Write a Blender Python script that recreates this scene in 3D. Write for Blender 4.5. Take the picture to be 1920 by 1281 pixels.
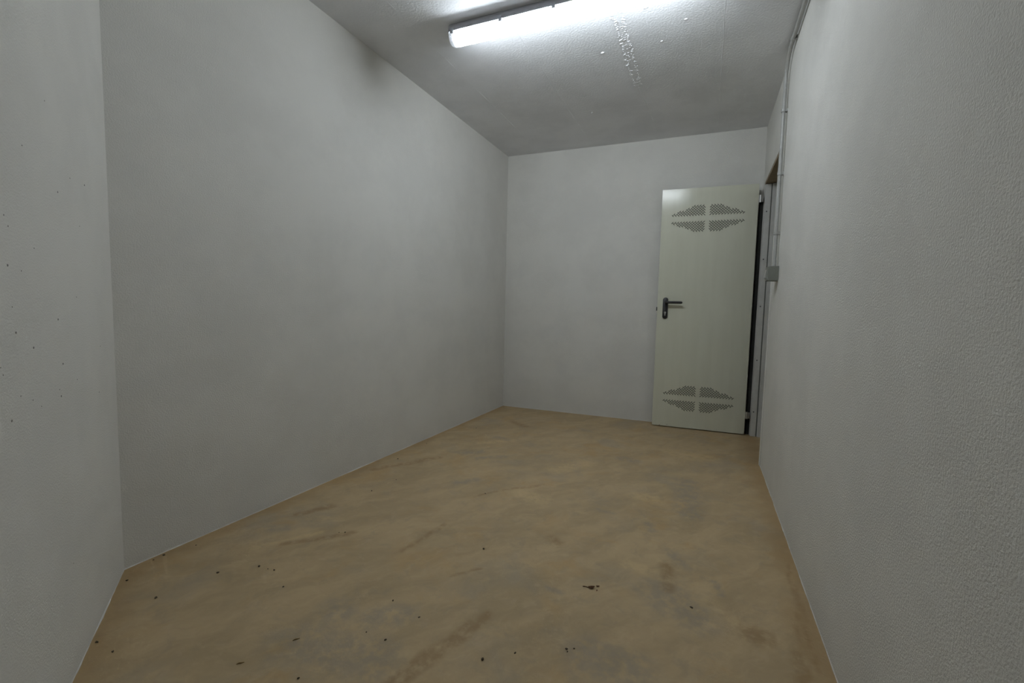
import bpy, bmesh, math, random
import numpy as np
from mathutils import Vector, Matrix, noise
from mathutils.geometry import delaunay_2d_cdt

for o in list(bpy.data.objects):
    bpy.data.objects.remove(o, do_unlink=True)
scene = bpy.context.scene
COL = scene.collection
random.seed(7)

# ------------------------------------------------------------------ camera
cam_data = bpy.data.cameras.new('camera')
cam_data.sensor_width = 36.0
cam_data.lens = 14.98
cam_data.clip_start = 0.02
cam = bpy.data.objects.new('camera', cam_data)
COL.objects.link(cam)
right = Vector((0.9101383, 0.4136580, 0.0231370))
down = Vector((0.0507614, -0.0559133, -0.9971444))
fwd = Vector((-0.4111831, 0.9087138, -0.0718867))
m = Matrix((( right.x, -down.x, -fwd.x, 0.0),
            ( right.y, -down.y, -fwd.y, 0.0),
            ( right.z, -down.z, -fwd.z, 0.97),
            (0, 0, 0, 1)))
cam.matrix_world = m
scene.camera = cam

# ------------------------------------------------------------------ world, exposure
world = bpy.data.worlds.new('world')
world.use_nodes = True
world.node_tree.nodes['Background'].inputs['Color'].default_value = (0.02, 0.02, 0.02, 1)
world.node_tree.nodes['Background'].inputs['Strength'].default_value = 0.0
scene.world = world
vs = scene.view_settings
vs.view_transform = 'Standard'
vs.look = 'None'
vs.gamma = 1.0
vs.use_curve_mapping = False
vs.exposure = 0.0
scene.cycles.adaptive_threshold = 0.04
scene.cycles.use_light_tree = False
LAMP_STRENGTH = 144.0
LAMP_COLOR = (0.86, 0.935, 1.0, 1)

# ------------------------------------------------------------------ room dimensions (metres)
H = 2.478                      # ceiling height
XR = 0.370                     # right wall plane
WT = 0.14                      # wall thickness
FL = Vector((-1.843, 3.885))   # far left corner
FR = Vector((XR, 4.018))       # far right corner
NL = Vector((-1.874, 0.7765))  # corner between the left and the slanted wall
NR = Vector((XR, -0.7232))     # slanted wall meets the right wall
OP0, OP1, OPH = 3.17, 3.94, 2.02   # doorway in the right wall
LAMP_Z = H


# ------------------------------------------------------------------ material helpers
class NT:
    def __init__(self, name):
        self.mat = bpy.data.materials.new(name)
        self.mat.use_nodes = True
        self.t = self.mat.node_tree
        self.bsdf = self.t.nodes['Principled BSDF']
        self.out = self.t.nodes['Material Output']

    def n(self, kind, **kw):
        nd = self.t.nodes.new(kind)
        for k, v in kw.items():
            setattr(nd, k, v)
        return nd

    def link(self, a, b):
        self.t.links.new(a, b)

    def put(self, sock, v):
        if hasattr(v, 'is_output'):
            self.link(v, sock)
        else:
            sock.default_value = v

    def math(self, op, a, b=0.0, c=None, clamp=False):
        nd = self.n('ShaderNodeMath', operation=op, use_clamp=clamp)
        self.put(nd.inputs[0], a)
        self.put(nd.inputs[1], b)
        if c is not None:
            self.put(nd.inputs[2], c)
        return nd.outputs[0]

    def vmath(self, op, a, b=None, scale=None):
        nd = self.n('ShaderNodeVectorMath', operation=op)
        self.put(nd.inputs[0], a)
        if b is not None:
            self.put(nd.inputs[1], b)
        if scale is not None:
            self.put(nd.inputs['Scale'], scale)
        return nd.outputs['Value'] if op in ('DOT_PRODUCT', 'LENGTH', 'DISTANCE') else nd.outputs['Vector']

    def noise(self, vec, scale, detail=3.0, rough=0.5, dist=0.0, color=False):
        nd = self.n('ShaderNodeTexNoise')
        self.put(nd.inputs['Vector'], vec)
        nd.inputs['Scale'].default_value = scale
        nd.inputs['Detail'].default_value = detail
        nd.inputs['Roughness'].default_value = rough
        nd.inputs['Distortion'].default_value = dist
        return nd.outputs['Color'] if color else nd.outputs['Fac']

    def smooth(self, v, lo, hi, a=0.0, b=1.0):
        nd = self.n('ShaderNodeMapRange', interpolation_type='SMOOTHSTEP')
        self.put(nd.inputs['Value'], v)
        nd.inputs['From Min'].default_value = lo
        nd.inputs['From Max'].default_value = hi
        nd.inputs['To Min'].default_value = a
        nd.inputs['To Max'].default_value = b
        return nd.outputs['Result']

    def mix(self, fac, a, b):
        nd = self.n('ShaderNodeMix', data_type='RGBA')
        self.put(nd.inputs[0], fac)
        self.put(nd.inputs[6], a)
        self.put(nd.inputs[7], b)
        return nd.outputs[2]

    def coords(self):
        return self.n('ShaderNodeTexCoord').outputs['Object']

    def bump(self, height, strength, dist, normal=None):
        nd = self.n('ShaderNodeBump')
        nd.inputs['Strength'].default_value = strength
        nd.inputs['Distance'].default_value = dist
        self.put(nd.inputs['Height'], height)
        if normal is not None:
            self.link(normal, nd.inputs['Normal'])
        return nd.outputs['Normal']

    def set(self, **kw):
        for k, v in kw.items():
            self.put(self.bsdf.inputs[k.replace('_', ' ')], v)
        return self.mat


def srgb(r, g, b):
    f = lambda c: (c / 255 / 12.92) if c / 255 <= 0.04045 else ((c / 255 + 0.055) / 1.055) ** 2.4
    return (f(r), f(g), f(b), 1)


def plaster(name, base, grain=0.4, grain_scale=190, wave=0.15, smudge=0.03):
    t = NT(name)
    P = t.coords()
    fac = t.noise(P, 2.4, 4, 0.62)
    dark = tuple(c * (1 - smudge * 2) for c in base[:3]) + (1,)
    col = t.mix(t.smooth(fac, 0.36, 0.62), dark, base)
    # one height field: broad waviness of the plaster plus its fine grain
    h = t.math('ADD', t.math('MULTIPLY', t.noise(P, 2.2, 0, 0.5), wave * 7.5), t.math('MULTIPLY', t.noise(P, grain_scale, 2, 0.6), grain))
    n2 = t.bump(h, 1.0, 0.004)
    return t.set(Base_Color=col, Roughness=0.9, Normal=n2, Specular_IOR_Level=0.15)


WALL = (0.72, 0.710, 0.665, 1)
M_wall = plaster('white_plaster', WALL)
M_wall_coarse = plaster('white_coarse_plaster', WALL, grain=0.55, grain_scale=200, wave=0.25)
M_wall_smooth = plaster('white_smooth_plaster', WALL, grain=0.3, grain_scale=220, wave=0.15)
M_ceiling = plaster('painted_concrete', (0.815, 0.825, 0.84, 1), grain=0.35, grain_scale=90, wave=0.25, smudge=0.04)


def plain(name, col, rough=0.5, metal=0.0, spec=0.5):
    t = NT(name)
    P = t.coords()
    v = t.smooth(t.noise(P, 14, 4, 0.6), 0.3, 0.7)
    c2 = tuple(c * 0.88 for c in col[:3]) + (1,)
    return t.set(Base_Color=t.mix(v, c2, col), Roughness=rough, Metallic=metal, Specular_IOR_Level=spec)


# swept scuffs, damp grey patches and lighter dust on the floor: x0, y0, x1, y1, half width
STAIN_BROWN = [(-0.666, 0.84, -0.579, 1.151, 0.016), (-0.693, 0.826, -0.618, 1.096, 0.012), (-1.523, 1.147, -1.337, 1.33, 0.014), (-1.064, 1.305, -1.019, 1.58, 0.008), (-1.777, 1.94, -1.546, 2.286, 0.02), (-1.046, 1.903, -0.793, 2.197, 0.008), (-0.794, 1.282, -0.717, 1.368, 0.005), (0.178, 1.437, 0.205, 1.427, 0.03), (-0.556, 1.682, -0.518, 1.654, 0.02), (-0.089, 1.701, -0.074, 1.549, 0.018), (0.35, 1.776, 0.325, 1.359, 0.006), (0.347, 1.92, 0.301, 1.328, 0.005), (-1.68, 1.348, -1.614, 1.474, 0.02), (-1.507, 3.371, -1.337, 3.268, 0.03), (0.041, 2.212, 0.057, 2.208, 0.006), (0.283, 1.41, 0.277, 1.296, 0.012)]
STAIN_GRAY = [(-1.658, 1.223, -1.615, 1.255, 0.02), (-1.445, 2.447, -1.371, 2.537, 0.03), (-1.299, 2.406, -1.174, 2.508, 0.025), (-0.453, 2.039, -0.36, 2.037, 0.012), (-0.2, 1.991, -0.173, 1.952, 0.018), (-0.06, 2.615, -0.019, 2.2, 0.06), (0.078, 1.675, 0.104, 1.606, 0.008), (-0.464, 1.372, -0.408, 1.362, 0.01), (-0.093, 1.524, 0.012, 1.458, 0.07), (-1.055, 0.96, -1.006, 0.957, 0.04), (-1.218, 2.009, -1.157, 2.083, 0.03), (-1.031, 0.822, -0.784, 0.858, 0.07), (-0.451, 2.861, -0.377, 2.832, 0.04), (-0.899, 0.983, -0.825, 1.046, 0.04), (-0.259, 1.135, -0.14, 1.133, 0.06), (-1.318, 2.856, -1.418, 2.878, 0.03), (-0.087, 1.805, -0.014, 1.72, 0.02)]
STAIN_TAN = [(-1.605, 1.084, -1.463, 1.286, 0.012), (-0.285, 2.298, -0.203, 2.303, 0.04), (-0.842, 2.045, -0.743, 2.024, 0.05), (-1.462, 2.703, -1.277, 2.864, 0.03), (-0.168, 3.135, 0.07, 3.14, 0.06), (-0.802, 2.457, -0.649, 2.643, 0.05), (-0.22, 1.635, -0.151, 1.632, 0.03), (0.06, 1.538, 0.106, 1.477, 0.03)]


def floor_material():
    t = NT('dusty_ochre_concrete')
    P = t.coords()
    warp = t.vmath('SUBTRACT', t.noise(P, 7.0, 2, 0.6, color=True), (0.5, 0.5, 0.5))
    Q = t.vmath('ADD', P, t.vmath('SCALE', warp, scale=0.10))
    # swept dust: noise stretched along the sweeping direction
    mp = t.n('ShaderNodeMapping')
    t.link(Q, mp.inputs['Vector'])
    mp.inputs['Rotation'].default_value = (0, 0, math.radians(-52))
    mp_scale = t.n('ShaderNodeMapping')
    t.link(mp.outputs['Vector'], mp_scale.inputs['Vector'])
    mp = mp_scale
    mp.inputs['Scale'].default_value = (1.0, 2.6, 1.0)
    sweep = t.noise(mp.outputs['Vector'], 2.4, 6, 0.62, 0.6)
    fine = t.noise(mp.outputs['Vector'], 9.0, 5, 0.65, 0.4)
    cloud = t.noise(Q, 2.6, 5, 0.6, 0.3)
    cloud2 = t.noise(t.vmath('ADD', Q, (7.3, 2.1, 0)), 3.7, 5, 0.62, 0.5)
    base = t.mix(t.smooth(sweep, 0.33, 0.68), (0.400, 0.302, 0.172, 1), (0.492, 0.370, 0.212, 1))
    base = t.mix(t.math('MULTIPLY', t.smooth(cloud, 0.50, 0.70), 0.60), base, (0.356, 0.303, 0.222, 1))
    base = t.mix(t.math('MULTIPLY', t.smooth(cloud2, 0.52, 0.72), 0.55), base, (0.449, 0.299, 0.131, 1))
    base = t.mix(t.math('MULTIPLY', t.smooth(fine, 0.45, 0.75), 0.30), base, (0.585, 0.445, 0.256, 1))

    mott = t.noise(Q, 13.0, 5, 0.7)
    base = t.mix(t.math('MULTIPLY', t.smooth(mott, 0.50, 0.72), 0.40), base, (0.315, 0.262, 0.178, 1))
    mott2 = t.noise(t.vmath('ADD', Q, (3.1, 9.4, 0)), 19.0, 4, 0.65)
    base = t.mix(t.math('MULTIPLY', t.smooth(mott2, 0.52, 0.72), 0.35), base, (0.520, 0.395, 0.245, 1))

    at = t.n('ShaderNodeAttribute', attribute_name='stains')
    sp_ = t.n('ShaderNodeSeparateColor')
    t.link(at.outputs['Color'], sp_.inputs[0])
    brk = t.smooth(t.noise(P, 24, 3, 0.65), 0.30, 0.62)

    def group(k, amount):
        return t.math('MULTIPLY', t.math('MULTIPLY', sp_.outputs[k], brk), amount)

    base = t.mix(group(2, 0.45), base, (0.653, 0.484, 0.256, 1))
    base = t.mix(group(1, 0.52), base, (0.272, 0.245, 0.2, 1))
    base = t.mix(group(0, 0.62), base, (0.258, 0.161, 0.069, 1))
    # ochre earth swept up against the foot of the walls
    def line(p0, p1):
        d = (p1 - p0).normalized(); nrm = Vector((-d.y, d.x))
        return t.math('ABSOLUTE', t.math('SUBTRACT', t.vmath('DOT_PRODUCT', Q, (nrm.x, nrm.y, 0)), nrm.dot(p0)))
    edge = t.math('MINIMUM', line(FL, NL), t.math('MINIMUM', line(NR, FR), line(NL, NR)))
    wob = t.math('MULTIPLY', t.noise(P, 5.0, 4, 0.6), 0.20)
    em = t.smooth(t.math('ADD', edge, t.math('SUBTRACT', wob, 0.09)), 0.0, 0.13, 1, 0)
    base = t.mix(t.math('MULTIPLY', em, 0.55), base, (0.345, 0.225, 0.100, 1))
    rough = t.smooth(cloud, 0.3, 0.7, 0.62, 0.85)
    n2 = t.bump(t.noise(P, 40, 3, 0.65), 0.22, 0.004)
    return t.set(Base_Color=base, Roughness=rough, Normal=n2, Specular_IOR_Level=0.25)


M_floor = floor_material()
M_door = None


def door_material():
    t = NT('pale_green_enamelled_steel')
    P = t.coords()
    mp = t.n('ShaderNodeMapping')
    t.link(P, mp.inputs['Vector'])
    mp.inputs['Scale'].default_value = (9.0, 1.0, 0.8)
    v = t.smooth(t.noise(mp.outputs['Vector'], 2.0, 3, 0.5), 0.3, 0.7)
    col = t.mix(v, (0.665, 0.670, 0.545, 1), (0.690, 0.695, 0.570, 1))
    sx = t.n('ShaderNodeSeparateXYZ')
    t.link(P, sx.inputs[0])
    low = t.smooth(sx.outputs['Z'], 0.0, 0.05, 1, 0)
    rust = t.math('MULTIPLY', low, t.smooth(t.noise(P, 26, 4, 0.7), 0.62, 0.72))
    col = t.mix(rust, col, (0.16, 0.075, 0.03, 1))
    nb = t.bump(t.noise(mp.outputs['Vector'], 0.5, 2, 0.5), 0.05, 0.02)
    return t.set(Base_Color=col, Roughness=0.17, Normal=nb, Specular_IOR_Level=0.5)


M_door = door_material()
M_frame = plain('light_grey_enamelled_steel', (0.60, 0.60, 0.56, 1), 0.5)
M_frame_dark = plain('grey_door_seal', (0.24, 0.24, 0.22, 1), 0.6)
M_gap_shade = plain('painted_gap_shade', (0.035, 0.035, 0.032, 1), 0.9, spec=0.1)  # near-black colour standing in for shade in the vent slots and hinge gap
M_black = plain('black_plastic', (0.012, 0.012, 0.013, 1), 0.42)
M_zinc = plain('zinc_plated_steel', (0.62, 0.62, 0.60, 1), 0.35, 0.75)
M_screw = plain('dull_screw_steel', (0.07, 0.07, 0.065, 1), 0.5, 0.3)
M_board = plain('raw_brown_board', (0.34, 0.265, 0.175, 1), 0.8)
M_pvc = plain('grey_plastic_pipe', (0.42, 0.42, 0.40, 1), 0.35)
M_box = plain('grey_plastic_box', (0.215, 0.225, 0.195, 1), 0.5)
M_housing = plain('light_grey_polyester', (0.42, 0.42, 0.45, 1), 0.5)
M_latch = plain('pale_plastic_clip', (0.36, 0.37, 0.40, 1), 0.35)
M_crumb = plain('dark_earth', (0.080, 0.062, 0.040, 1), 0.9, spec=0.1)
M_leaf = plain('dry_brown_leaf', (0.120, 0.055, 0.025, 1), 0.8, spec=0.2)
M_straw = plain('dry_straw', (0.27, 0.17, 0.065, 1), 0.8, spec=0.2)
M_speck = plain('grey_wall_specks', (0.26, 0.25, 0.235, 1), 0.9, spec=0.1)


def lamp_materials():
    t = NT('glowing_fluorescent_tube')
    e = t.n('ShaderNodeEmission')
    e.inputs['Color'].default_value = LAMP_COLOR
    e.inputs['Strength'].default_value = LAMP_STRENGTH
    t.link(e.outputs[0], t.out.inputs['Surface'])
    return t.mat, clear_plastic('prismatic_clear_cover', 0.62), clear_plastic('clear_end_plastic', 0.80)


def clear_plastic(name, clear):
    c = NT(name)
    P = c.coords()
    tr = c.n('ShaderNodeBsdfTransparent')
    tl = c.n('ShaderNodeBsdfTranslucent')
    tl.inputs['Color'].default_value = (0.85, 0.87, 0.92, 1)
    mx = c.n('ShaderNodeMixShader')
    v = c.smooth(c.noise(P, 60, 2), 0.3, 0.7, clear - 0.08, clear + 0.08)
    c.link(v, mx.inputs[0])
    c.link(tl.outputs[0], mx.inputs[1])
    c.link(tr.outputs[0], mx.inputs[2])
    gl = c.n('ShaderNodeBsdfGlossy')
    gl.inputs['Roughness'].default_value = 0.2
    m2 = c.n('ShaderNodeMixShader')
    m2.inputs[0].default_value = 0.05
    c.link(mx.outputs[0], m2.inputs[1])
    c.link(gl.outputs[0], m2.inputs[2])
    c.link(m2.outputs[0], c.out.inputs['Surface'])
    return c.mat


M_glow, M_cover, M_end = lamp_materials()


# ------------------------------------------------------------------ mesh helpers
def link_obj(name, me, mat, parent=None):
    o = bpy.data.objects.new(name, me)
    COL.objects.link(o)
    if mat is not None:
        me.materials.append(mat)
    if parent is not None:
        o.parent = parent
    return o


def obj(name, bm, mat, parent=None, smooth=False):
    bmesh.ops.recalc_face_normals(bm, faces=bm.faces)
    me = bpy.data.meshes.new(name)
    bm.to_mesh(me)
    bm.free()
    if smooth:
        me.shade_smooth()
        me.set_sharp_from_angle(angle=math.radians(40))
    return link_obj(name, me, mat, parent)


def empty(name, loc=(0, 0, 0), rz=0.0):
    o = bpy.data.objects.new(name, None)
    COL.objects.link(o)
    o.location = loc
    o.rotation_euler = (0, 0, rz)
    o.empty_display_size = 0.05
    return o


def tag(o, label, cat, group=None, kind=None):
    o['label'] = label
    o['category'] = cat
    if group:
        o['group'] = group
    if kind:
        o['kind'] = kind
    return o


def box(bm, x0, x1, y0, y1, z0, z1, bevel=0.0):
    r = bmesh.ops.create_cube(bm, size=1.0)
    vs_ = r['verts']
    for v in vs_:
        v.co = Vector(((x0 + x1) / 2 + v.co.x * (x1 - x0), (y0 + y1) / 2 + v.co.y * (y1 - y0), (z0 + z1) / 2 + v.co.z * (z1 - z0)))
    if bevel > 0:
        es = list({e for v in vs_ for e in v.link_edges})
        bmesh.ops.bevel(bm, geom=es, offset=bevel, segments=2, profile=0.6, affect='EDGES')
    return bm


def prism(bm, pts, z0, z1):
    """extrude a 2D polygon (x, y) from z0 to z1"""
    lo = [bm.verts.new((p[0], p[1], z0)) for p in pts]
    hi = [bm.verts.new((p[0], p[1], z1)) for p in pts]
    n = len(pts)
    bm.faces.new(lo[::-1])
    bm.faces.new(hi)
    for i in range(n):
        bm.faces.new((lo[i], lo[(i + 1) % n], hi[(i + 1) % n], hi[i]))
    return bm


def extrude_profile(bm, prof, axis_pts, close=True):
    """loft a list of rings (each a list of Vectors)"""
    rings = [[bm.verts.new(p) for p in ring] for ring in axis_pts]
    n = len(rings[0])
    for a, b in zip(rings, rings[1:]):
        for i in range(n if close else n - 1):
            j = (i + 1) % n
            bm.faces.new((a[i], a[j], b[j], b[i]))
    return rings


def tube(bm, pts, r, seg=12, cap=True):
    pts = [Vector(p) for p in pts]
    up = None
    rings = []
    for i, p in enumerate(pts):
        d = (pts[min(i + 1, len(pts) - 1)] - pts[max(i - 1, 0)]).normalized()
        if up is None:
            up = d.orthogonal().normalized()
        else:
            up = (up - d * up.dot(d)).normalized()
        s = d.cross(up)
        rr = r[i] if isinstance(r, (list, tuple)) else r
        rings.append([bm.verts.new(p + (up * math.cos(a) + s * math.sin(a)) * rr) for a in [2 * math.pi * k / seg for k in range(seg)]])
    for a, b in zip(rings, rings[1:]):
        for i in range(seg):
            j = (i + 1) % seg
            bm.faces.new((a[i], a[j], b[j], b[i]))
    if cap:
        bm.faces.new(rings[0][::-1])
        bm.faces.new(rings[-1])
    return bm


def rounded_path(pts, radii, n=8):
    pts = [Vector(p) for p in pts]
    out = [pts[0]]
    for i in range(1, len(pts) - 1):
        p, a, b = pts[i], pts[i - 1], pts[i + 1]
        r = radii[i - 1]
        p0 = p + (a - p).normalized() * r
        p1 = p + (b - p).normalized() * r
        for k in range(n + 1):
            u = k / n
            out.append(p0 * (1 - u) ** 2 + p * 2 * u * (1 - u) + p1 * u ** 2)
    out.append(pts[-1])
    return out


# ------------------------------------------------------------------ the room
# floor and ceiling run on through the doorway into the corridor
outer = [(-2.10, -1.00), (1.72, -1.00), (1.72, 4.40), (-2.10, 4.40)]


def floor_mesh():
    """slab with a fine top grid that carries the stain masks as a colour attribute"""
    nx, ny = 320, 450
    xs = np.linspace(-2.10, 1.72, nx)
    ys = np.linspace(-1.00, 4.40, ny)
    X, Y = np.meshgrid(xs, ys)
    co = np.stack([X.ravel(), Y.ravel(), np.zeros(nx * ny)], 1)
    idx = np.arange(nx * ny).reshape(ny, nx)
    quads = np.stack([idx[:-1, :-1], idx[:-1, 1:], idx[1:, 1:], idx[1:, :-1]], -1).reshape(-1, 4)
    n0 = nx * ny
    low = [(-2.10, -1.0, -0.08), (1.72, -1.0, -0.08), (1.72, 4.40, -0.08), (-2.10, 4.40, -0.08)]
    c = [int(idx[0, 0]), int(idx[0, -1]), int(idx[-1, -1]), int(idx[-1, 0])]
    faces = quads.tolist() + [[n0 + 3, n0 + 2, n0 + 1, n0]]
    for k in range(4):
        j = (k + 1) % 4
        faces.append([n0 + k, n0 + j, c[j], c[k]])
    me = bpy.data.meshes.new('floor')
    me.from_pydata(co.tolist() + low, [], faces)
    wx = np.zeros(n0)
    wy = np.zeros(n0)
    room = (co[:, 0] > -1.95) & (co[:, 0] < 0.45) & (co[:, 1] > 0.3) & (co[:, 1] < 4.05)
    for i in np.nonzero(room)[0]:
        p = Vector(co[i])
        v = noise.noise_vector(p * 6.0) * 0.020 + noise.noise_vector(p * 22.0) * 0.007
        wx[i] = v.x
        wy[i] = v.y
    px, py = co[:, 0] + wx, co[:, 1] + wy
    masks = np.zeros((n0 + 4, 4))
    masks[:, 3] = 1
    for k, lst in enumerate((STAIN_BROWN, STAIN_GRAY, STAIN_TAN)):
        for (a0, a1, b0, b1, w) in lst:
            dx, dy = b0 - a0, b1 - a1
            h = np.clip(((px - a0) * dx + (py - a1) * dy) / max(dx * dx + dy * dy, 1e-6), 0, 1)
            d = np.hypot(px - a0 - dx * h, py - a1 - dy * h)
            u = np.clip((w * 1.9 - d) / (w * 1.55), 0, 1)
            masks[:n0, k] = np.maximum(masks[:n0, k], u * u * (3 - 2 * u))
    at = me.color_attributes.new('stains', 'FLOAT_COLOR', 'POINT')
    at.data.foreach_set('color', masks.ravel())
    me.update()
    return me


floor = link_obj('floor', floor_mesh(), M_floor)
tag(floor, 'bare concrete floor covered with swept ochre dust and grey patches', 'floor', kind='structure')
ceiling = obj('ceiling', prism(bmesh.new(), outer, H, H + 0.1), M_ceiling)
tag(ceiling, 'white painted concrete ceiling with board seams above the strip lamp', 'ceiling', kind='structure')


def wall_between(name, a, b, mat, label, ext=0.0):
    """wall whose room face runs from a to b; the room lies on the left of a -> b. Local x runs along it."""
    d = (b - a)
    L = d.length
    bm = bmesh.new()
    box(bm, -ext, L + ext, -WT, 0.0, 0.0, H)
    o = obj(name, bm, mat)
    o.location = (a.x, a.y, 0)
    o.rotation_euler = (0, 0, math.atan2(d.y, d.x))
    tag(o, label, 'wall', kind='structure')
    return o, L


# traversed anticlockwise so the room is on the left
wall_left, L_left = wall_between('wall_left', FL, NL, M_wall, 'long plain white plaster wall opposite the doorway', 0.05)
wall_near, L_near = wall_between('wall_near', NL, NR, M_wall_smooth, 'slanted white wall with dark specks, nearest the camera on the left', 0.0)
wall_far, L_far = wall_between('wall_far', FR, FL, M_wall, 'white plaster wall at the far end behind the open metal door', 0.0)

# right wall, with the doorway cut out of it (profile in y, z)
bm = bmesh.new()
y0, y1 = -0.95, 4.20
prof = [(y0, 0), (OP0, 0), (OP0, OPH), (OP1, OPH), (OP1, 0), (y1, 0), (y1, H), (y0, H)]
rings = [[bm.verts.new((x, y, z)) for y, z in prof] for x in (XR, XR + WT)]
for i in range(8):
    j = (i + 1) % 8
    bm.faces.new((rings[0][i], rings[0][j], rings[1][j], rings[1][i]))
for rg in rings:
    bm.faces.new((rg[0], rg[1], rg[2], rg[7]))
    bm.faces.new((rg[2], rg[3], rg[6], rg[7]))
    bm.faces.new((rg[3], rg[4], rg[5], rg[6]))
wall_right = obj('wall_right', bm, M_wall_coarse)
tag(wall_right, 'long white rough plaster wall with the doorway, beside the camera on the right', 'wall', kind='structure')

# corridor behind the doorway
bm = box(bmesh.new(), 1.60, 1.70, 2.20, 4.38, 0, H)
tag(obj('wall_corridor', bm, M_wall), 'white corridor wall facing the doorway from outside the room', 'wall', kind='structure')
bm = box(bmesh.new(), XR + WT, 1.60, 4.28, 4.38, 0, H)
tag(obj('wall_corridor_far', bm, M_wall), 'white wall closing the far end of the corridor outside', 'wall', kind='structure')
bm = box(bmesh.new(), XR + WT, 1.60, 2.20, 2.30, 0, H)
tag(obj('wall_corridor_near', bm, M_wall), 'white wall closing the near end of the corridor outside', 'wall', kind='structure')


# irregular plaster bead where the walls meet the floor
def plaster_bead(parent, L, flip=1.0, x_from=0.0):
    bm = bmesh.new()
    n = int((L - x_from) / 0.02)
    prev = None
    for i in range(n + 1):
        x = x_from + (L - x_from) * i / n
        k = noise.noise(Vector((x * 9, L * 3.1, 0))) * 0.5 + noise.noise(Vector((x * 37, L, 4))) * 0.4
        w = max(0.0008, 0.0018 + 0.0040 * k)
        h = max(0.0015, 0.004 + 0.005 * k)
        cur = [bm.verts.new((x, -0.002, h)), bm.verts.new((x, w * 0.55, h * 0.55)), bm.verts.new((x, w, -0.001))]
        if prev:
            for a in range(2):
                bm.faces.new((prev[a], prev[a + 1], cur[a + 1], cur[a]))
        prev = cur
    return obj('plaster_bead', bm, M_wall, parent, smooth=True)


plaster_bead(wall_left, L_left)
plaster_bead(wall_near, L_near)
plaster_bead(wall_far, L_far)
b = plaster_bead(wall_right, OP0 + 0.7)
b.location = (XR, -0.70, 0)
b.rotation_euler = (0, 0, math.radians(90))

# dark specks on the slanted wall (distance from corner, height)
specks = [(0.755, 1.036), (0.737, 0.903), (0.658, 0.866), (0.508, 0.923), (0.491, 0.811), (0.514, 0.733), (0.732, 0.773), (0.777, 0.732), (0.634, 0.732), (0.743, 1.113), (0.758, 1.132), (0.626, 1.083), (0.166, 0.829), (0.466, 1.239), (0.521, 1.437), (0.658, 1.293), (0.371, 1.296), (0.25, 1.306), (0.367, 0.98), (0.311, 1.179), (0.8, 0.826), (0.392, 0.756), (0.491, 0.288), (0.808, 0.841), (0.746, 0.955), (0.2, 0.688), (0.696, 1.029), (0.522, 0.751), (0.676, 0.754)]
bm = bmesh.new()
for k, (u, z) in enumerate(specks):
    r = 0.0029 if k in (0, 1, 4, 5, 2, 7, 3, 13, 17) else 0.0018
    mt = Matrix.Translation((u, 0.0, z)) @ Matrix.Diagonal((1.15, 0.35, 1.0, 1))
    bmesh.ops.create_icosphere(bm, subdivisions=1, radius=r, matrix=mt)
sp = obj('dirt_specks', bm, M_speck, wall_near)
sp['kind'] = 'stuff'


# ceiling: seams of the formwork boards, the rough patched strip and stray blobs
def seam(x0, ya, x1, yb, w, h, seed):
    bm = bmesh.new()
    n = max(8, int((Vector((x1, yb)) - Vector((x0, ya))).length / 0.02))
    d = Vector((x1 - x0, yb - ya, 0)).normalized()
    s = Vector((-d.y, d.x, 0))
    prev = None
    for i in range(n + 1):
        u = i / n
        p = Vector((x0 + (x1 - x0) * u, ya + (yb - ya) * u, H))
        k = 0.55 + 0.9 * noise.noise(Vector((u * n * 0.23, seed, 0)))
        k = max(0.12, k)
        p += s * 0.0025 * noise.noise(Vector((u * n * 0.1, seed, 7)))
        cur = [bm.verts.new(p - s * w + Vector((0, 0, 0.0005))), bm.verts.new(p + Vector((0, 0, -h * k))), bm.verts.new(p + s * w + Vector((0, 0, 0.0005)))]
        if prev:
            for a in range(2):
                bm.faces.new((prev[a], prev[a + 1], cur[a + 1], cur[a]))
        prev = cur
    return obj('board_seam', bm, M_ceiling, ceiling)


seam(-1.511, 0.70, -1.511, 3.89, 0.0035, 0.0011, 1.3)
seam(-1.013, 0.30, -1.013, 3.92, 0.0035, 0.0011, 2.7)
seam(-0.486, 3.02, -0.432, 3.96, 0.004, 0.0022, 3.9)
seam(0.010, -0.40, 0.010, 3.98, 0.003, 0.0012, 5.1)
seam(-1.84, 3.10, XR, 3.42, 0.004, 0.0007, 6.2)

bm = bmesh.new()
rnd = random.Random(3)
for x_line in (-0.507, -0.466):
    y = 0.4
    while y < 3.0:
        y += rnd.uniform(0.006, 0.02)
        r = rnd.uniform(0.0026, 0.0068)
        mt = Matrix.Translation((x_line + rnd.gauss(0, 0.0035), y, H)) @ Matrix.Rotation(rnd.random() * 3, 4, 'Z') @ Matrix.Diagonal((1.0, rnd.uniform(1.0, 2.2), rnd.uniform(0.45, 0.8), 1))
        bmesh.ops.create_icosphere(bm, subdivisions=1, radius=r, matrix=mt)
for k in range(150):
    y = rnd.choice((rnd.gauss(2.50, 0.07), rnd.gauss(2.98, 0.02), rnd.uniform(0.5, 3.0)))
    r = rnd.uniform(0.002, 0.0045)
    mt = Matrix.Translation((rnd.uniform(-0.507, -0.466), y, H)) @ Matrix.Diagonal((1.4, 1.0, 0.5, 1))
    bmesh.ops.create_icosphere(bm, subdivisions=1, radius=r, matrix=mt)
rp = obj('rough_plaster_strip', bm, M_ceiling, ceiling, smooth=True)
rp['kind'] = 'stuff'
rp['label'] = 'rough line of plaster blobs along a ceiling seam'
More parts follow.
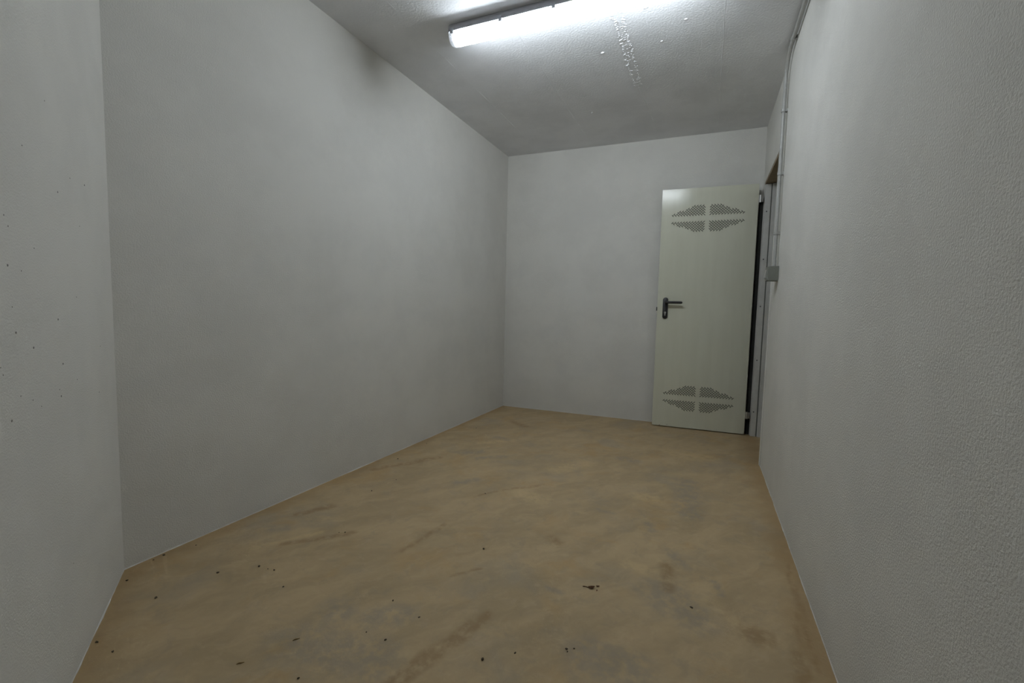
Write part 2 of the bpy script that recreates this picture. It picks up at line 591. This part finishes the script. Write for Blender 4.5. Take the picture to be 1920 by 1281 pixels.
for (x, y, r) in ((-0.624, 2.562, 0.009), (-0.347, 2.275, 0.008), (-0.299, 2.578, 0.006), (-0.17, 2.439, 0.007), (-0.86, 3.27, 0.006)):
    bm = bmesh.new()
    bmesh.ops.create_icosphere(bm, subdivisions=2, radius=r, matrix=Matrix.Translation((x, y, H)) @ Matrix.Diagonal((1.25, 0.8, 0.55, 1)))
    obj('plaster_blob', bm, M_ceiling, ceiling, smooth=True)

# ------------------------------------------------------------------ doorway: frame and lintel board
frame = empty('trim_1', (XR, (OP0 + OP1) / 2, 0))
tag(frame, 'grey steel door frame set into the doorway of the right wall', 'door frame', kind='structure')


def fbox(name, x0, x1, yy0, yy1, z0, z1, mat, bevel=0.0015):
    bm = box(bmesh.new(), x0, x1, yy0, yy1, z0, z1, bevel)
    o = obj(name, bm, mat)
    o.parent = frame
    o.location = -Vector(frame.location)
    return o


fbox('hinge_jamb', XR + 0.003, 0.413, 3.902, OP1, 0, 2.0, M_frame)
fbox('hinge_gap_shade', 0.345, XR - 0.0005, 3.945, 4.008, 0, 1.905, M_gap_shade)  # added dark strip, paints the shade in the gap beside the hinges
fbox('jamb_seal', 0.413, 0.421, 3.912, OP1, 0, 2.0, M_frame_dark, 0)
fbox('jamb_stop', 0.421, XR + WT + 0.004, 3.894, OP1, 0, 2.0, M_frame)
fbox('strike_jamb', XR - 0.004, XR + WT + 0.004, OP0, OP0 + 0.022, 0, 2.0, M_frame)
fbox('jamb_cover_strip', XR - 0.006, XR, OP0 - 0.030, OP0 + 0.004, 0, OPH - 0.02, M_wall)
fbox('frame_head', 0.444, XR + WT + 0.004, OP0, OP1, 1.975, OPH, M_frame)
fbox('lintel_board', XR + 0.002, 0.444, OP0, OP1, 2.004, OPH, M_board)
for z in (1.79, 1.05, 0.20, 1.42, 0.62):
    bm = bmesh.new()
    bmesh.ops.create_cone(bm, cap_ends=True, segments=12, radius1=0.0052, radius2=0.0045, depth=0.004,
                          matrix=Matrix.Translation((0.389, 3.9012, z)) @ Matrix.Rotation(math.radians(90), 4, 'X'))
    o = obj('screw', bm, M_screw, frame)
    o.location = -Vector(frame.location)

# ------------------------------------------------------------------ the metal door
DW, DH, DZ = 0.716, 2.002, 0.008
door = empty('door_1', (-0.3829, 3.8479, 0), math.radians(4.593))
tag(door, 'pale green grey metal door with slotted vents, standing open against the far wall', 'door', kind='structure')

slots = []
SP, RW, LEN, WID = 0.0220, 0.0103, 0.0198, 0.0048
for vz in (1.763, 0.262):
    for sx in (-1, 1):
        for sz in (-1, 1):
            for r in range(8):
                n = [12, 11, 10, 9, 7, 6, 5, 4][r]
                for i in range(n):
                    a = 0.014 + (i + 0.42 + 0.5 * (r % 2)) * SP - (0.5 * SP if r % 2 else 0) * 0.0
                    bb = 0.025 + (r + 0.4) * RW
                    slope = 1 if r % 2 == 0 else -1
                    d = Vector((1, slope)).normalized()
                    nn = Vector((-d.y, d.x))
                    c = Vector((a, bb))
                    q = [c + d * LEN / 2 + nn * WID / 2, c - d * LEN / 2 + nn * WID / 2, c - d * LEN / 2 - nn * WID / 2, c + d * LEN / 2 - nn * WID / 2]
                    q = [Vector((0.353 + sx * p.x, vz + sz * p.y)) for p in q]
                    if sx * sz < 0:
                        q = q[::-1]
                    slots.append(q)


def perforated(bm, u0, u1, z0, z1, yf, yb):
    verts = [Vector((u0, z0)), Vector((u1, z0)), Vector((u1, z1)), Vector((u0, z1))]
    edges = [(0, 1), (1, 2), (2, 3), (3, 0)]
    # a coarse lattice keeps the triangles well shaped
    cents = []
    for q in slots:
        k = len(verts)
        verts += q
        edges += [(k, k + 1), (k + 1, k + 2), (k + 2, k + 3), (k + 3, k)]
        cents.append(sum(q, Vector((0, 0))) / 4)
    vo, eo, fo, ov, oe, of = delaunay_2d_cdt(verts, edges, [], 0, 1e-6)
    grid = {}
    for i, c in enumerate(cents):
        grid.setdefault((int(c.x / 0.03), int(c.y / 0.03)), []).append(i)

    def inside(p):
        gx, gy = int(p.x / 0.03), int(p.y / 0.03)
        for ix in (gx - 1, gx, gx + 1):
            for iy in (gy - 1, gy, gy + 1):
                for i in grid.get((ix, iy), ()):
                    q = slots[i]
                    sg = [(q[(k + 1) % 4] - q[k]).cross(p - q[k]) for k in range(4)]
                    if all(s >= 0 for s in sg) or all(s <= 0 for s in sg):
                        return True
        return False
    fv = [bm.verts.new((v.x, yf, v.y)) for v in vo]
    bv = [bm.verts.new((v.x, yb, v.y)) for v in vo]
    used = {}
    for f in fo:
        c = (vo[f[0]] + vo[f[1]] + vo[f[2]]) / 3
        if inside(c):
            continue
        bm.faces.new([fv[i] for i in f])
        bm.faces.new([bv[i] for i in reversed(f)])
        for k in range(3):
            e = (f[k], f[(k + 1) % 3])
            used[e] = used.get(e, 0) + 1
    for (a, b_) in used:
        if (b_, a) not in used:
            bm.faces.new((fv[b_], fv[a], bv[a], bv[b_]))
    for v in fv + bv:
        if not v.link_faces:
            bm.verts.remove(v)


bm = bmesh.new()
perforated(bm, 0, DW, DZ, DZ + DH, 0.0, 0.0018)                  # front sheet
perforated(bm, 0.012, DW - 0.012, DZ + 0.004, DZ + DH - 0.012, 0.0382, 0.0400)   # back sheet
# folded edges between the two sheets
i0, i1, k0, k1 = 0.012, DW - 0.012, DZ + 0.004, DZ + DH - 0.012
box(bm, i0, i0 + 0.002, 0.0018, 0.0382, k0, k1)
box(bm, i1 - 0.002, i1, 0.0018, 0.0382, k0, k1)
box(bm, i0 + 0.002, i1 - 0.002, 0.0018, 0.0382, k0, k0 + 0.002)
box(bm, i0 + 0.002, i1 - 0.002, 0.0018, 0.0382, k1 - 0.002, k1)
# returned lips of the front sheet
box(bm, 0, 0.0018, 0.0018, 0.011, DZ, DZ + DH)
box(bm, DW - 0.0018, DW, 0.0018, 0.011, DZ, DZ + DH)
box(bm, 0.0018, DW - 0.0018, 0.0018, 0.011, DZ + DH - 0.0018, DZ + DH)
leaf = obj('door_leaf', bm, M_door, door)
bm = box(bmesh.new(), i0 + 0.004, i1 - 0.004, 0.009, 0.031, k0 + 0.004, k1 - 0.004)
obj('slot_shade_panel', bm, M_gap_shade, door)  # added dark panel behind the slots, its colour stands in for shade inside


def stadium(cx_, z0, z1, w, n=10):
    r = w / 2
    pts = []
    for k in range(n + 1):
        a = math.pi * k / n
        pts.append((cx_ + r * math.cos(a), z1 - r + r * math.sin(a)))
    for k in range(n + 1):
        a = math.pi + math.pi * k / n
        pts.append((cx_ + r * math.cos(a), z0 + r + r * math.sin(a)))
    return pts


def plate(bm, pts, yf, yb, inset=0.0025):
    c = Vector((sum(p[0] for p in pts) / len(pts), sum(p[1] for p in pts) / len(pts)))
    def shrink(p, k):
        return (c.x + (p[0] - c.x) * k, c.y + (p[1] - c.y) * k)
    mid = yf + 0.3 * (yb - yf)
    rgs = []
    for y, k in ((yb, 1.0), (mid, 1.0), (yf, 0.93)):
        rgs.append([bm.verts.new((shrink(p, k)[0], y, shrink(p, k)[1])) for p in pts])
    n = len(pts)
    for a, b_ in zip(rgs, rgs[1:]):
        for i in range(n):
            j = (i + 1) % n
            bm.faces.new((a[i], a[j], b_[j], b_[i]))
    bm.faces.new(rgs[-1])
    bm.faces.new(rgs[0][::-1])
    return bm


handle = obj('door_handle', plate(bmesh.new(), stadium(0.064, 0.932, 1.113, 0.042), -0.011, 0.0), M_black, door, smooth=True)
handle['label'] = 'black plastic lever handle on an oblong plate'
bm = bmesh.new()
path = rounded_path([(0.066, -0.004, 1.072), (0.066, -0.046, 1.072), (0.187, -0.046, 1.070)], [0.018])
tube(bm, path, [0.0125, 0.0115] + [0.0118] * (len(path) - 4) + [0.0112, 0.0100], 14)
bmesh.ops.create_uvsphere(bm, u_segments=14, v_segments=8, radius=0.0100, matrix=Matrix.Translation((0.187, -0.046, 1.070)))
obj('lever', bm, M_black, handle, smooth=True)
bm = bmesh.new()
bmesh.ops.create_cone(bm, cap_ends=True, segments=16, radius1=0.0085, radius2=0.0085, depth=0.006, matrix=Matrix.Translation((0.064, -0.012, 0.985)) @ Matrix.Rotation(math.radians(90), 4, 'X'))
box(bm, 0.0595, 0.0685, -0.015, -0.010, 0.958, 0.982, 0.001)
obj('key_cylinder', bm, M_zinc, handle, smooth=True)
bm = bmesh.new()
box(bm, 0.0632, 0.0648, -0.0158, -0.0148, 0.979, 0.990)
obj('key_slot', bm, M_black, handle)
bm = box(bmesh.new(), -0.008, 0.014, 0.013, 0.027, 1.000, 1.032, 0.002)
lt = obj('latch_bolt', bm, M_black, door)
for z in (1.893, 0.165):
    bm = bmesh.new()
    box(bm, DW - 0.001, DW + 0.011, 0.002, 0.006, z - 0.029, z + 0.029, 0.001)
    for dz in (-0.0195, 0.0195):
        bmesh.ops.create_cone(bm, cap_ends=True, segments=14, radius1=0.0065, radius2=0.0065, depth=0.0175, matrix=Matrix.Translation((DW + 0.0135, 0.000, z + dz)))
    hg = obj('hinge', bm, M_zinc, door, smooth=True)
    bm = bmesh.new()
    bmesh.ops.create_cone(bm, cap_ends=True, segments=14, radius1=0.0058, radius2=0.0058, depth=0.0212, matrix=Matrix.Translation((DW + 0.0135, 0.000, z)))
    box(bm, DW + 0.0135, DW + 0.034, 0.003, 0.006, z - 0.026, z + 0.026, 0.001)
    obj('hinge_plate', bm, M_zinc, hg, smooth=True)

# ------------------------------------------------------------------ strip lamp
LL = 1.35
LX, LY = -0.656, 2.0800
lamp = empty('strip_lamp', (LX, LY, H), math.radians(2.8))
tag(lamp, 'lit fluorescent strip lamp with grey housing mounted on the ceiling', 'lamp')


def ring(prof, x, k=1.0, dz=0.0):
    return [Vector((x, y * k, z * (1 if dz == 0 else 1) + dz)) for y, z in prof]


hp = [(-0.034, 0.0), (-0.039, -0.010), (-0.0395, -0.028), (-0.0435, -0.031), (-0.0435, -0.040), (-0.038, -0.039), (0.038, -0.039), (0.0435, -0.040), (0.0435, -0.031), (0.0395, -0.028), (0.039, -0.010), (0.034, 0.0)]
bm = bmesh.new()
rings_ = [[Vector((x, y * k, z)) for y, z in hp] for x, k in ((-LL / 2, 0.72), (-LL / 2 + 0.012, 0.95), (-LL / 2 + 0.03, 1), (LL / 2 - 0.03, 1), (LL / 2 - 0.012, 0.95), (LL / 2, 0.72))]
rs = extrude_profile(bm, None, rings_)
bm.faces.new(rs[0][::-1]); bm.faces.new(rs[-1])
obj('housing', bm, M_housing, lamp, smooth=True)
dp = [(-0.0405, -0.039), (-0.0395, -0.055), (-0.0365, -0.070), (-0.030, -0.083), (-0.019, -0.091), (-0.007, -0.0945), (0.007, -0.0945), (0.019, -0.091), (0.030, -0.083), (0.0365, -0.070), (0.0395, -0.055), (0.0405, -0.039)]
bm = bmesh.new()
XE = LL / 2 - 0.026
rs = extrude_profile(bm, None, [[Vector((x, y, z)) for y, z in dp] for x in (-XE, -XE / 2, 0, XE / 2, XE)], close=False)
df = obj('cover', bm, M_cover, lamp, smooth=True)
df['label'] = 'clear ribbed plastic cover glowing white'
TZ = -0.058
tb = obj('fluorescent_tube', tube(bmesh.new(), [(-XE + 0.030, 0, TZ), (0, 0, TZ), (XE - 0.030, 0, TZ)], 0.013, 20), M_glow, lamp, smooth=True)
for s in (-1, 1):
    bm = bmesh.new()
    box(bm, min(s * (XE - 0.030), s * (XE + 0.002)), max(s * (XE - 0.030), s * (XE + 0.002)), -0.014, 0.014, -0.074, -0.0385, 0.002)
    obj('tube_socket', bm, M_housing, lamp)
    bm = bmesh.new()
    rr = []
    for x, k, kz in ((XE + 0.0005, 1.0, 1.0), (XE + 0.010, 0.97, 0.97), (XE + 0.019, 0.86, 0.86), (LL / 2, 0.62, 0.55)):
        rr.append([Vector((s * x, y * k, -0.039 + (z + 0.039) * kz)) for y, z in dp])
    rs = extrude_profile(bm, None, rr, close=False)
    bm.faces.new(rs[-1])
    ec = obj('end_cap', bm, M_end, lamp, smooth=True)
    ec['label'] = 'clear plastic end of the lamp cover'
lbm = bmesh.new()
box(lbm, -0.009, 0.009, -0.0475, -0.0405, -0.053, -0.026, 0.0018)
box(lbm, -0.005, 0.005, -0.0500, -0.0470, -0.050, -0.040, 0.001)
latch0 = obj('latch', lbm, M_latch, lamp)
first = True
for s in (1, -1):
    for x in [-LL / 2 + 0.030 + 0.278 * k for k in range(4)] + [LL / 2 - 0.23, LL / 2 - 0.030]:
        if first:
            o = latch0
            first = False
        else:
            o = latch0.copy()
            COL.objects.link(o)
            o.parent = lamp
        o.location = (x, 0, 0)
        o.rotation_euler = (0, 0, 0 if s == 1 else math.pi)
bm = bmesh.new()
tube(bm, [(LL / 2 - 0.004, 0, -0.020), (LL / 2 + 0.018, 0, -0.020)], 0.012, 8)
obj('cable_gland', bm, M_latch, lamp)

# ------------------------------------------------------------------ conduit
PX, PY, PZ = XR - 0.019, 2.965, H - 0.020
conduit = empty('electrical_conduit', (XR, PY, 1.26))
tag(conduit, 'grey plastic cable conduit clipped to the right wall above the switch box', 'conduit')
ly = LY + math.sin(math.radians(2.8)) * (LL / 2 + 0.015)
pts = rounded_path([(PX, PY - 0.02, 1.262), (PX, PY + 0.02, H - 0.02), (PX, ly, H - 0.020), (LX + LL / 2 + 0.010, ly, H - 0.020)], [0.17, 0.05], 10)
bm = tube(bmesh.new(), pts, 0.0095, 14)
o = obj('pipe', bm, M_pvc, conduit, smooth=True)
o.location = -Vector(conduit.location)


def clip(p, axis):
    bm = bmesh.new()
    p = Vector(p)
    if axis == 'z':
        tube(bm, [p - Vector((0, 0, 0.009)), p + Vector((0, 0, 0.009))], 0.0132, 14)
        box(bm, p.x, XR, p.y - 0.010, p.y + 0.010, p.z - 0.009, p.z + 0.009)
    elif axis == 'y':
        tube(bm, [p - Vector((0, 0.009, 0)), p + Vector((0, 0.009, 0))], 0.0132, 14)
        box(bm, p.x, XR, p.y - 0.009, p.y + 0.009, p.z - 0.010, p.z + 0.010)
    else:
        tube(bm, [p - Vector((0.009, 0, 0)), p + Vector((0.009, 0, 0))], 0.0132, 14)
        box(bm, p.x - 0.009, p.x + 0.009, p.y - 0.010, p.y + 0.010, p.z, H)
    o = obj('clip', bm, M_pvc, conduit, smooth=True)
    o.location = -Vector(conduit.location)


def yz(z):
    return PY - 0.02 + 0.04 * (z - 1.262) / (H - 1.282)


for z in (2.165, 1.805, 1.460):
    clip((PX, yz(z), z), 'z')
clip((PX, 2.78, H - 0.020), 'y')
clip((PX, 2.40, H - 0.020), 'y')

# ------------------------------------------------------------------ switch box
sw = empty('switch_box', (XR, 2.90, 1.18))
tag(sw, 'small grey surface mounted switch box under the conduit beside the doorway', 'switch')
bm = box(bmesh.new(), -0.050, 0.0, -0.006, 0.080, 0.0, 0.084, 0.003)
obj('box_body', bm, M_box, sw)
bm = box(bmesh.new(), -0.0585, -0.050, -0.003, 0.077, 0.003, 0.081, 0.0025)
fp = obj('face_plate', bm, M_box, sw)
bm = bmesh.new()
rk = [(-0.0585, 0.014), (-0.0665, 0.018), (-0.0605, 0.066), (-0.0585, 0.068)]
lo = [bm.verts.new((x, 0.015, z)) for x, z in rk]
hi = [bm.verts.new((x, 0.059, z)) for x, z in rk]
bm.faces.new(lo); bm.faces.new(hi[::-1])
for i in range(4):
    j = (i + 1) % 4
    bm.faces.new((lo[i], hi[i], hi[j], lo[j]))
obj('rocker', bm, M_pvc, fp)

# ------------------------------------------------------------------ crumbs and litter on the floor
def crumb(x, y, size, label, seed):
    rnd = random.Random(seed)
    bm = bmesh.new()
    size *= 0.85
    bmesh.ops.create_icosphere(bm, subdivisions=2, radius=size / 2)
    off = Vector((seed * 3.1, seed * 1.7, 0))
    ax = (1.0 + rnd.uniform(0, 0.45), 0.85, 0.62)
    for v in bm.verts:
        k = 1 + 0.45 * noise.noise(v.co / size * 1.7 + off)
        v.co = Vector((v.co.x * ax[0], v.co.y * ax[1], v.co.z * ax[2])) * k
    zmin = min(v.co.z for v in bm.verts)
    for v in bm.verts:
        v.co.z -= zmin
    o = obj('dirt_crumb', bm, M_crumb)
    o.location = (x, y, -0.0004)
    o.rotation_euler = (0, 0, rnd.random() * 6.28)
    tag(o, label, 'crumb', 'dark dirt crumbs scattered on the dusty floor')


crumbs = [
    (-0.775, 1.480, 0.0105, 'dark dirt crumb alone near the middle of the open floor'),
    (0.005, 1.482, 0.0085, 'dark dirt crumb to the right of the dry leaf scrap'),
    (-0.298, 1.143, 0.0065, 'small crumb just above and right of another, below the dry leaf scrap'),
    (-0.317, 1.131, 0.0085, 'larger dark crumb of the close trio below the dry leaf scrap'),
    (-0.312, 1.124, 0.0050, 'tiniest crumb of the close trio below the dry leaf scrap'),
    (-1.600, 0.742, 0.0100, 'oval dark crumb nearest the foot of the slanted wall corner'),
    (-1.558, 0.912, 0.0095, 'dark crumb right of the corner, leftmost of the loose row of four'),
    (-1.463, 1.003, 0.0095, 'dark crumb second from the left in the loose row of four'),
    (-1.394, 1.012, 0.0085, 'dark crumb at the right end of the loose row of four'),
    (-1.422, 1.008, 0.0045, 'tiny crumb between the two right crumbs of the loose row of four'),
    (-1.281, 0.963, 0.0070, 'small dark crumb below the right end of the crumb row'),
    (-1.852, 0.890, 0.0090, 'dark crumb touching the left wall close to the slanted corner'),
    (-1.850, 0.855, 0.0065, 'small crumb against the left wall, nearest the slanted corner'),
    (-1.790, 0.748, 0.0085, 'dark crumb at the foot of the slanted wall, by the corner'),
    (-1.532, 0.566, 0.0085, 'dark crumb against the slanted wall at the lower left'),
    (-1.451, 0.568, 0.0080, 'dark crumb lowest at the left, out from the slanted wall'),
    (-0.898, 1.074, 0.0070, 'small dark crumb left of the long brown scuff'),
    (-0.805, 0.931, 0.0075, 'dark crumb just left of the foot of the brown scuff'),
    (-0.517, 0.994, 0.0095, 'dark crumb just right of the long brown scuff'),
    (-0.445, 1.054, 0.0060, 'small crumb right of the long brown scuff, upper of two'),
    (-0.919, 0.730, 0.0080, 'dark crumb at the very bottom edge, left of centre'),
    (-0.774, 1.050, 0.0065, 'small crumb above the foot of the brown scuff'),
    (-1.016, 1.948, 0.0080, 'lone dark crumb in the middle of the far half of floor'),
    (-1.565, 1.700, 0.0085, 'dark crumb out from the left wall, nearest of a diagonal three'),
    (-1.549, 1.877, 0.0065, 'small crumb in the middle of a diagonal three by left wall'),
    (-1.760, 2.148, 0.0090, 'dark crumb close to the left wall beside the wall smudge'),
    (-1.787, 2.498, 0.0070, 'small crumb near the left wall, halfway to the far corner'),
    (-1.673, 3.025, 0.0085, 'dark crumb nearest the far left corner'),
    (-1.368, 1.325, 0.0075, 'dark crumb on the end of the short ochre streak'),
    (-1.390, 1.313, 0.0050, 'tiny crumb left of the one ending the short ochre streak'),
    (-0.877, 0.930, 0.0055, 'small faint crumb left of the brown scuff, beside a bigger one'),
    (-1.818, 0.985, 0.0060, 'small crumb near the left wall, third from the corner'),
]
for i, (x, y, s, lab) in enumerate(crumbs):
    crumb(x, y, s, lab, i + 1)


def leaf_piece(bm, cx_, cy_, L, W, rz, curl):
    n = 8
    rows = []
    for i in range(n + 1):
        u = i / n
        w = W * math.sin(math.pi * min(0.97, max(0.04, u))) ** 0.7
        x = (u - 0.5) * L
        row = []
        for v in (-1, 0, 1):
            z = 0.0012 + curl * (u - 0.4) ** 2 + (0.3 * curl if v else 0) * abs(v)
            p = Vector((x, v * w / 2 * (1 + 0.3 * noise.noise(Vector((u * 5, v, cx_ * 9)))), z))
            row.append(p)
        rows.append(row)
    mt = Matrix.Translation((cx_, cy_, 0)) @ Matrix.Rotation(rz, 4, 'Z')
    top = [[bm.verts.new(mt @ p) for p in r] for r in rows]
    bot = [[bm.verts.new(mt @ (p - Vector((0, 0, 0.0008)))) for p in r] for r in rows]
    for i in range(n):
        for j in range(2):
            bm.faces.new((top[i][j], top[i + 1][j], top[i + 1][j + 1], top[i][j + 1]))
            bm.faces.new((bot[i][j + 1], bot[i + 1][j + 1], bot[i + 1][j], bot[i][j]))
        bm.faces.new((bot[i][0], bot[i + 1][0], top[i + 1][0], top[i][0]))
        bm.faces.new((top[i][2], top[i + 1][2], bot[i + 1][2], bot[i][2]))
    bm.faces.new((top[0][0], top[0][1], top[0][2], bot[0][2], bot[0][1], bot[0][0]))
    bm.faces.new((top[n][2], top[n][1], top[n][0], bot[n][0], bot[n][1], bot[n][2]))


lf = empty('dry_leaf', (-0.322, 1.433, 0), math.radians(18))
tag(lf, 'torn scrap of dry brown leaf lying on the open floor', 'leaf')
bm = bmesh.new()
leaf_piece(bm, 0.003, 0, 0.022, 0.013, 0.1, 0.010)
obj('blade', bm, M_leaf, lf)
bm = tube(bmesh.new(), [(-0.008, 0.001, 0.0015), (-0.018, 0.003, 0.002), (-0.027, 0.004, 0.0016)], [0.0014, 0.0012, 0.0016], 8)
obj('stalk', bm, M_leaf, lf)
bm = bmesh.new()
leaf_piece(bm, 0, 0, 0.011, 0.006, 0.0, 0.008)
o = obj('leaf_crumb', bm, M_leaf)
o.location = (-0.300, 1.450, 0)
o.rotation_euler = (0, 0, 0.2)
tag(o, 'small dark leaf fragment just behind the torn leaf scrap', 'leaf')
bm = bmesh.new()
leaf_piece(bm, 0, 0, 0.008, 0.004, 0.0, 0.006)
o = obj('leaf_crumb', bm, M_leaf)
o.location = (-0.298, 1.425, 0)
o.rotation_euler = (0, 0, 1.5)
tag(o, 'tiny leaf fragment just right of the torn leaf scrap', 'leaf')
for (x, y, rz, lab) in ((-1.038, 0.819, 0.75, 'short curled straw bit at lower left, the one farther from the bottom edge'),
                        (-1.100, 0.695, 0.6, 'short curled straw bit at lower left, the one nearer the bottom edge')):
    bm = tube(bmesh.new(), [(-0.012, -0.002, 0.0012), (-0.004, 0.001, 0.0025), (0.005, 0.0005, 0.0028), (0.012, 0.004, 0.0012)], [0.0010, 0.0020, 0.0018, 0.0009], 8)
    o = obj('straw_bit', bm, M_straw)
    o.location = (x, y, 0)
    o.rotation_euler = (0, 0, rz)
    o.scale = (0.75, 0.75, 0.75)
    tag(o, lab, 'straw', 'straw bits on the floor')
